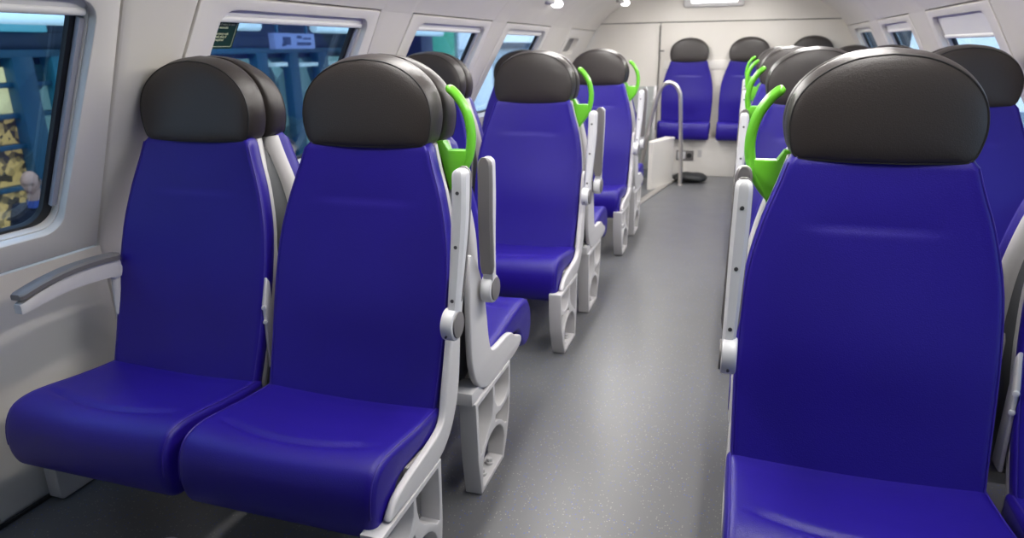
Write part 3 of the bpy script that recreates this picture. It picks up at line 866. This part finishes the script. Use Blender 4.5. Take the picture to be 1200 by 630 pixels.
# canopy roof edge with hanging lamps
cn = thing('platform_canopy', 'dark canopy with a row of tube lamps above the platform', 'canopy')
bm = bmesh.new(); box(bm, -7.8, -4.3, -4, 15.5, 3.0, 3.12); box(bm, -5.2, -4.9, -4, 15.5, 1.62, 3.0); fin('roof', bm, M['navy'], cn, smooth=False)
for y in (-1.0, 1.3, 3.6, 5.95, 8.45, 10.9):
    bm = bmesh.new(); cyl(bm, (-5.0, y, 1.475), (0, 1, 0), .055, 1.75 if y < 5 else 1.45, 16, .01); fin('tube_lamp', bm, M['tube'], cn)
sg = thing('hanging_sign', 'pale blue hanging station sign seen through the left window', 'sign', (-4.98, 7.25, 1.32))
bm = bmesh.new(); box(bm, -.04, .04, -.39, .39, -.085, .085, .004); fin('board', bm, mat('pale_blue_sign', (.22, .28, .52), .5, emit=(.25, .33, .6), estr=.25), sg)
bm = bmesh.new()
rr = random.Random(3)
for (y0, y1, z0, z1) in ((-.24, -.10, -.04, .045), (-.27, -.20, -.055, -.03), (.02, .30, -.045, -.012), (.03, .12, .03, .06), (.15, .30, .02, .04)):
    box(bm, .040, .046, y0, y1, z0, z1)
fin('marks', bm, M['signtxt'], sg, smooth=False)
bm = bmesh.new(); box(bm, -.012, .012, -.30, -.27, .085, .29); fin('hanger', bm, M['teal'], sg, smooth=False)
bm = bmesh.new(); box(bm, -.012, .012, .27, .30, .085, .29); fin('hanger', bm, M['teal'], sg, smooth=False)
kg = thing('green_kiosk', 'green panelled kiosk on the platform seen through a far left window', 'kiosk', (-7.3, 16.4, PZ))
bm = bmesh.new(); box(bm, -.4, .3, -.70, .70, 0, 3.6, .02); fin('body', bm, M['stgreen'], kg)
bm = bmesh.new(); box(bm, -.42, .33, -1.35, -.70, 0, 3.6, .02); fin('dark_side', bm, M['navy'], kg)
pb = thing('backlit_board', 'bright white backlit board behind the green kiosk', 'board', (-7.3, 18.6, PZ))
bm = bmesh.new(); box(bm, -.3, .3, -1.3, 1.3, 0, 4.0, .02); fin('frame', bm, M['palefac'], pb)
bm = bmesh.new(); box(bm, .3, .34, -1.25, 1.25, .1, 2.55, .01); box(bm, .3, .34, -1.25, 1.25, 2.75, 3.95, .01); fin('panel', bm, M['whitepane'], pb)
fh = thing('far_building', 'pale building far along the platform on the left', 'building', (-8.5, 27, PZ))
bm = bmesh.new(); box(bm, -1, 1, -6, 6, 0, 2.75); fin('wall', bm, M['palefac'], fh, smooth=False)
bm = bmesh.new(); box(bm, -1.1, 1.1, -6.1, 6.1, 2.75, 2.95); fin('roof', bm, M['navy'], fh, smooth=False)
# outside, right
bm = bmesh.new(); box(bm, 2.0, 16, -4, 34, PZ-.2, PZ)
tag(fin('station_yard', bm, mat('pale_concrete', (.35, .36, .37), .8, var=.1), smooth=False), 'pale concrete yard outside the right windows', 'ground')
rb = thing('yard_building', 'pale low building across the yard on the right', 'building', (12, 14, PZ))
bm = bmesh.new(); box(bm, -1.5, 1.5, -14, 12, 0, 3.1); fin('wall', bm, M['palefac'], rb, smooth=False)
for y in range(-13, 11, 3):
    bm = bmesh.new(); box(bm, -1.56, -1.48, y, y+1.4, 1.0, 2.3, .02); fin('window', bm, mat('blue_window_glass', (.05, .12, .22), .15) if y == -13 else bpy.data.materials['blue_window_glass'], rb)

# ------------------------------------------------------------------ people outside
def head_mesh(bald):
    bm = bmesh.new(); rings = []; n = 36; m = 30
    for i in range(1, m):
        th = PI*i/m; z = math.cos(th); ring = []
        rad = math.sin(th)**(.80 if z < 0 else .92)
        for j in range(n):
            a = 2*PI*j/n; cx, cyy = math.cos(a), math.sin(a)   # +y = face
            sx, sy, sz = .076, .094, .112
            if z < 0:
                sx *= 1+.30*z
                sy *= 1+(.04*z if cyy > 0 else .42*z)
            px, py, pz = cx*rad*sx, cyy*rad*sy, z*sz
            if cyy > 0:
                if pz > -.095: py = min(py, .088-.12*abs(px))
                nose = max(0, 1-abs(px)/(.011+.10*max(0, .02-pz)*.6))
                if -.040 < pz < .030: py += .030*nose*(.030-pz)/.070
                py += .006*max(0, 1-abs(px)/.028)*math.exp(-((pz+.058)/.007)**2)
                py += .007*max(0, 1-abs(px)/.030)*math.exp(-((pz+.092)/.014)**2)
                for ex in (-.031, .031): py -= .010*math.exp(-((px-ex)/.015)**2-((pz-.008)/.011)**2)
                py += .005*math.exp(-((pz-.030)/.009)**2)*max(0, 1-abs(px)/.06)
            ring.append(Vector((px, py, pz)))
        rings.append(ring)
    loft(bm, rings)
    for s in (-1, 1):
        loft(bm, [[Vector((s*(.066+.016*k), -.004+.017*q*math.cos(t)-.008*k, .0+.029*q*math.sin(t))) for t in [2*PI*u/12 for u in range(12)]] for k, q in ((0, .7), (.6, 1), (1, .92), (.8, .5))])
    return bm
def hair_mesh(bald):
    bm = bmesh.new(); rings = []; n = 32; m = 12
    for i in range(m+1):
        t = i/m; ring = []
        for j in range(n+1):
            if bald:
                a = PI*1.02+(PI*.96)*j/n+(-.20+.40*j/n)          # band round the back from ear to ear
                hi, lo = .40, -.50+.30*abs(math.cos(a))**3
            else:
                a = 2*PI*j/n; hi = .995; lo = -.40+1.0*max(0, math.sin(a)+.15)**.8
            z = hi+(lo-hi)*t; z = max(-.95, min(.995, z)); r = math.sqrt(1-z*z)**.95
            ring.append(Vector((r*math.cos(a)*.0805, r*math.sin(a)*.099, z*.118)))
        rings.append(ring)
    loft(bm, rings, cap=not bald, closed=not bald)
    if bald: bmesh.ops.solidify(bm, geom=bm.faces[:], thickness=.004)
    return bm
def person(name, label, loc, rz, bald, glasses, lean, coat):
    root = thing('person', label, 'person', loc, rz)
    H = 1.62
    V = []; Ed = []; R = []
    def v(p, r, par=None):
        V.append(p); R.append(r); i = len(V)-1
        if par is not None: Ed.append((par, i))
        return i
    pel = v((0, 0, .93), (.165, .115)); ab = v((0, .005, 1.10), (.150, .11), pel); ch = v((0, 0, 1.28), (.175, .125), ab)
    nk = v((0, -.005, 1.41), (.085, .075), ch); n2 = v((0, .01, 1.47), (.050, .050), nk); v((0, .02, 1.56), (.040, .042), n2)
    for s in (-1, 1):
        sh = v((s*.175, -.005, 1.37), (.068, .068), ch); el = v((s*.235, -.02, 1.10), (.050, .050), sh)
        wr = v((s*.20, .17, .97), (.034, .034), el)
        pm = v((s*.185, .225, .955), (.040, .026), wr)
        for k, (dx, L) in enumerate(((-.030, .070), (-.010, .082), (.010, .078), (.029, .060))):
            f1 = v((s*.185+dx, .225+L*.55, .945), (.0095, .0095), pm); v((s*.185+dx*.95, .225+L, .915), (.008, .008), f1)
        t1 = v((s*.150, .235, .955), (.011, .011), wr); v((s*.135, .275, .945), (.009, .009), t1)
        hp = v((s*.095, 0, .86), (.095, .10), pel); kn = v((s*.105, .015, .49), (.062, .065), hp)
        an = v((s*.11, -.015, .10), (.045, .048), kn); hl = v((s*.115, .02, .045), (.042, .045), an); v((s*.125, .17, .035), (.040, .032), hl)
    me = bpy.data.meshes.new('body'); me.from_pydata(V, Ed, []); me.materials.append(coat)
    o = bpy.data.objects.new('body', me); link(o, root)
    md = o.modifiers.new('skin', 'SKIN'); md.use_smooth_shade = True
    for i, sv in enumerate(me.skin_vertices[0].data):
        sv.radius = R[i]; sv.use_root = (i == 0)
    sb = o.modifiers.new('sub', 'SUBSURF'); sb.levels = 1; sb.render_levels = 1
    # colour the skinned body by height: trousers, coat, neck and hands
    me.materials.clear(); me.materials.append(coat)
    hm = head_mesh(bald)
    M4 = Matrix.Translation((0, .030, 1.615)) @ Matrix.Rotation(lean, 4, 'X')
    bmesh.ops.transform(hm, matrix=M4, verts=hm.verts)
    h = fin('head', hm, M['skin'], root, angle=80)
    q = hair_mesh(bald); bmesh.ops.transform(q, matrix=M4, verts=q.verts); fin('hair', q, M['hair'], h, angle=80)
    bm = bmesh.new()
    for s in (-1, 1):
        for e_ in (0,):
            blob(bm, (s*.031, .0735, .006), (.011, .006, .0045), 1, 0, 12, 8); blob(bm, (s*.032, .0835, .029), (.017, .004, .003), 1, 0, 12, 8)
    bmesh.ops.transform(bm, matrix=M4, verts=bm.verts); fin('eye', bm, M['seam'], h)
    bm = bmesh.new(); blob(bm, (0, .0865, -.058), (.022, .004, .0045), 1, 0, 12, 8)
    bmesh.ops.transform(bm, matrix=M4, verts=bm.verts); fin('lips', bm, mat('lips', (.36, .14, .12), .5), h)
    if glasses:
        bm = bmesh.new()
        for s in (-1, 1):
            ring = [(s*.031+.024*math.cos(t), .100-abs(math.cos(t))*.004, .010+.017*math.sin(t)) for t in [2*PI*u/16 for u in range(17)]]
            sweep(bm, ring, .0022, n=6); sweep(bm, [(s*.055, .096, .014), (s*.078, .05, .012), (s*.080, .0, .008)], .0022, n=6)
        sweep(bm, [(-.008, .104, .014), (.008, .104, .014)], .0022, n=6)
        bmesh.ops.transform(bm, matrix=M4, verts=bm.verts); fin('glasses', bm, M['black'], h)
    bm = bmesh.new()
    loft(bm, [[Vector((w_*math.cos(2*PI*j/18), y_+w_*1.05*math.sin(2*PI*j/18), z_)) for j in range(18)] for z_, w_, y_ in ((1.43, .066, .0), (1.50, .058, .008), (1.58, .060, .02))], cap=False)
    fin('neck', bm, M['skin'], root, angle=80)
    # shirt collar triangle, coat flap and trousers
    bm = bmesh.new(); rings = []
    for z, w, d in ((1.40, .086, .082), (1.44, .070, .072), (1.465, .066, .069)):
        rings.append([Vector((w*math.cos(2*PI*j/20), .008+d*math.sin(2*PI*j/20), z+(.02 if math.sin(2*PI*j/20) < 0 else -.015*math.sin(2*PI*j/20)))) for j in range(20)])
    loft(bm, rings, cap=False); fin('collar', bm, M['shirt'], root)
    bm = bmesh.new(); rings = []
    for z, w, d in ((1.36, .17, .118), (1.20, .185, .140), (1.0, .195, .142), (.80, .205, .145), (.72, .21, .148)):
        rings.append([Vector((w*math.cos(2*PI*j/24), d*math.sin(2*PI*j/24), z)) for j in range(24)])
    loft(bm, rings); fin('coat', bm, coat, root)
    for s in (-1, 1):
        bm = bmesh.new(); loft(bm, [[Vector((s*cx+r*math.cos(2*PI*j/18), cy+r*math.sin(2*PI*j/18), z)) for j in range(18)] for z, r, cx, cy in ((.78, .108, .098, 0), (.5, .075, .105, .012), (.2, .066, .11, 0), (.08, .066, .112, 0))])
        fin('trouser_leg', bm, M['trouser'], root)
        bm = bmesh.new(); P_ = catmull([(s*.20, .165, .975), (s*.186, .225, .957), (s*.183, .262, .945)], 4)
        sweep(bm, P_, .036, .020, n=12); fin('hand', bm, M['skin'], root)
    return root
person('person', 'balding man in a dark navy coat looking down, standing outside the nearest left window', (-6.3, 4.78, PZ), math.radians(-146), True, False, math.radians(-14), M['coat'])
person('person', 'dark-haired man with glasses and dark coat outside the second left window', (-5.3, 7.42, PZ-.11+.11), math.radians(-150), False, True, math.radians(-4), M['coat'])
bpy.data.objects  # people stand on the platform

# platform lamps light the hall
for (x, y, z, e) in ((-6.4, 4.0, 2.4, 120), (-6.4, 9.5, 2.4, 110)):
    ld = bpy.data.lights.new('platform_glow', 'AREA'); ld.size = 2.0; ld.energy = e; ld.color = (.85, .93, 1)
    lo = bpy.data.objects.new('platform_glow', ld); link(lo); lo.location = (x, y, z)

# ------------------------------------------------------------------ daylight
wd = bpy.data.worlds.new('World'); bpy.context.scene.world = wd; wd.use_nodes = True
nt = wd.node_tree; bg_ = nt.nodes['Background']
tc = nt.nodes.new('ShaderNodeTexCoord'); sx = nt.nodes.new('ShaderNodeSeparateXYZ')
rp = nt.nodes.new('ShaderNodeValToRGB'); rp.color_ramp.elements[0].position = .45; rp.color_ramp.elements[0].color = (.80, .89, 1, 1)
rp.color_ramp.elements[1].position = .9; rp.color_ramp.elements[1].color = (.50, .68, .98, 1)
mr_ = nt.nodes.new('ShaderNodeMapRange'); mr_.inputs['From Min'].default_value = -1
nt.links.new(tc.outputs['Generated'], sx.inputs[0]); nt.links.new(sx.outputs['Z'], mr_.inputs['Value'])
nt.links.new(mr_.outputs['Result'], rp.inputs['Fac']); nt.links.new(rp.outputs['Color'], bg_.inputs['Color'])
bg_.inputs['Strength'].default_value = 3.6

# ------------------------------------------------------------------ camera
yaw, pitch, roll, zc, fpx = .3142, .3079, -.0140, 1.207, 812.0
cy, sy, cp_, sp = math.cos(yaw), math.sin(yaw), math.cos(pitch), math.sin(pitch)
f = Vector((-sy*cp_, cy*cp_, -sp)); r = Vector((cy, sy, 0)); u = r.cross(f)
r2 = r*math.cos(roll)+u*math.sin(roll); u2 = -r*math.sin(roll)+u*math.cos(roll)
cam = bpy.data.cameras.new('Camera'); cam.sensor_width = 36; cam.lens = fpx/1200*36; cam.clip_start = .02
cam.dof.use_dof = True; cam.dof.focus_distance = 1.55; cam.dof.aperture_fstop = 4.5
co = bpy.data.objects.new('Camera', cam); COL.objects.link(co)
co.matrix_world = Matrix(((r2.x, u2.x, -f.x, 0), (r2.y, u2.y, -f.y, 0), (r2.z, u2.z, -f.z, zc), (0, 0, 0, 1)))
bpy.context.scene.camera = co
sc = bpy.context.scene
sc.view_settings.view_transform = 'Standard'; sc.view_settings.look = 'None'; sc.view_settings.gamma = 1
sc.view_settings.use_curve_mapping = False; sc.view_settings.exposure = 0.0
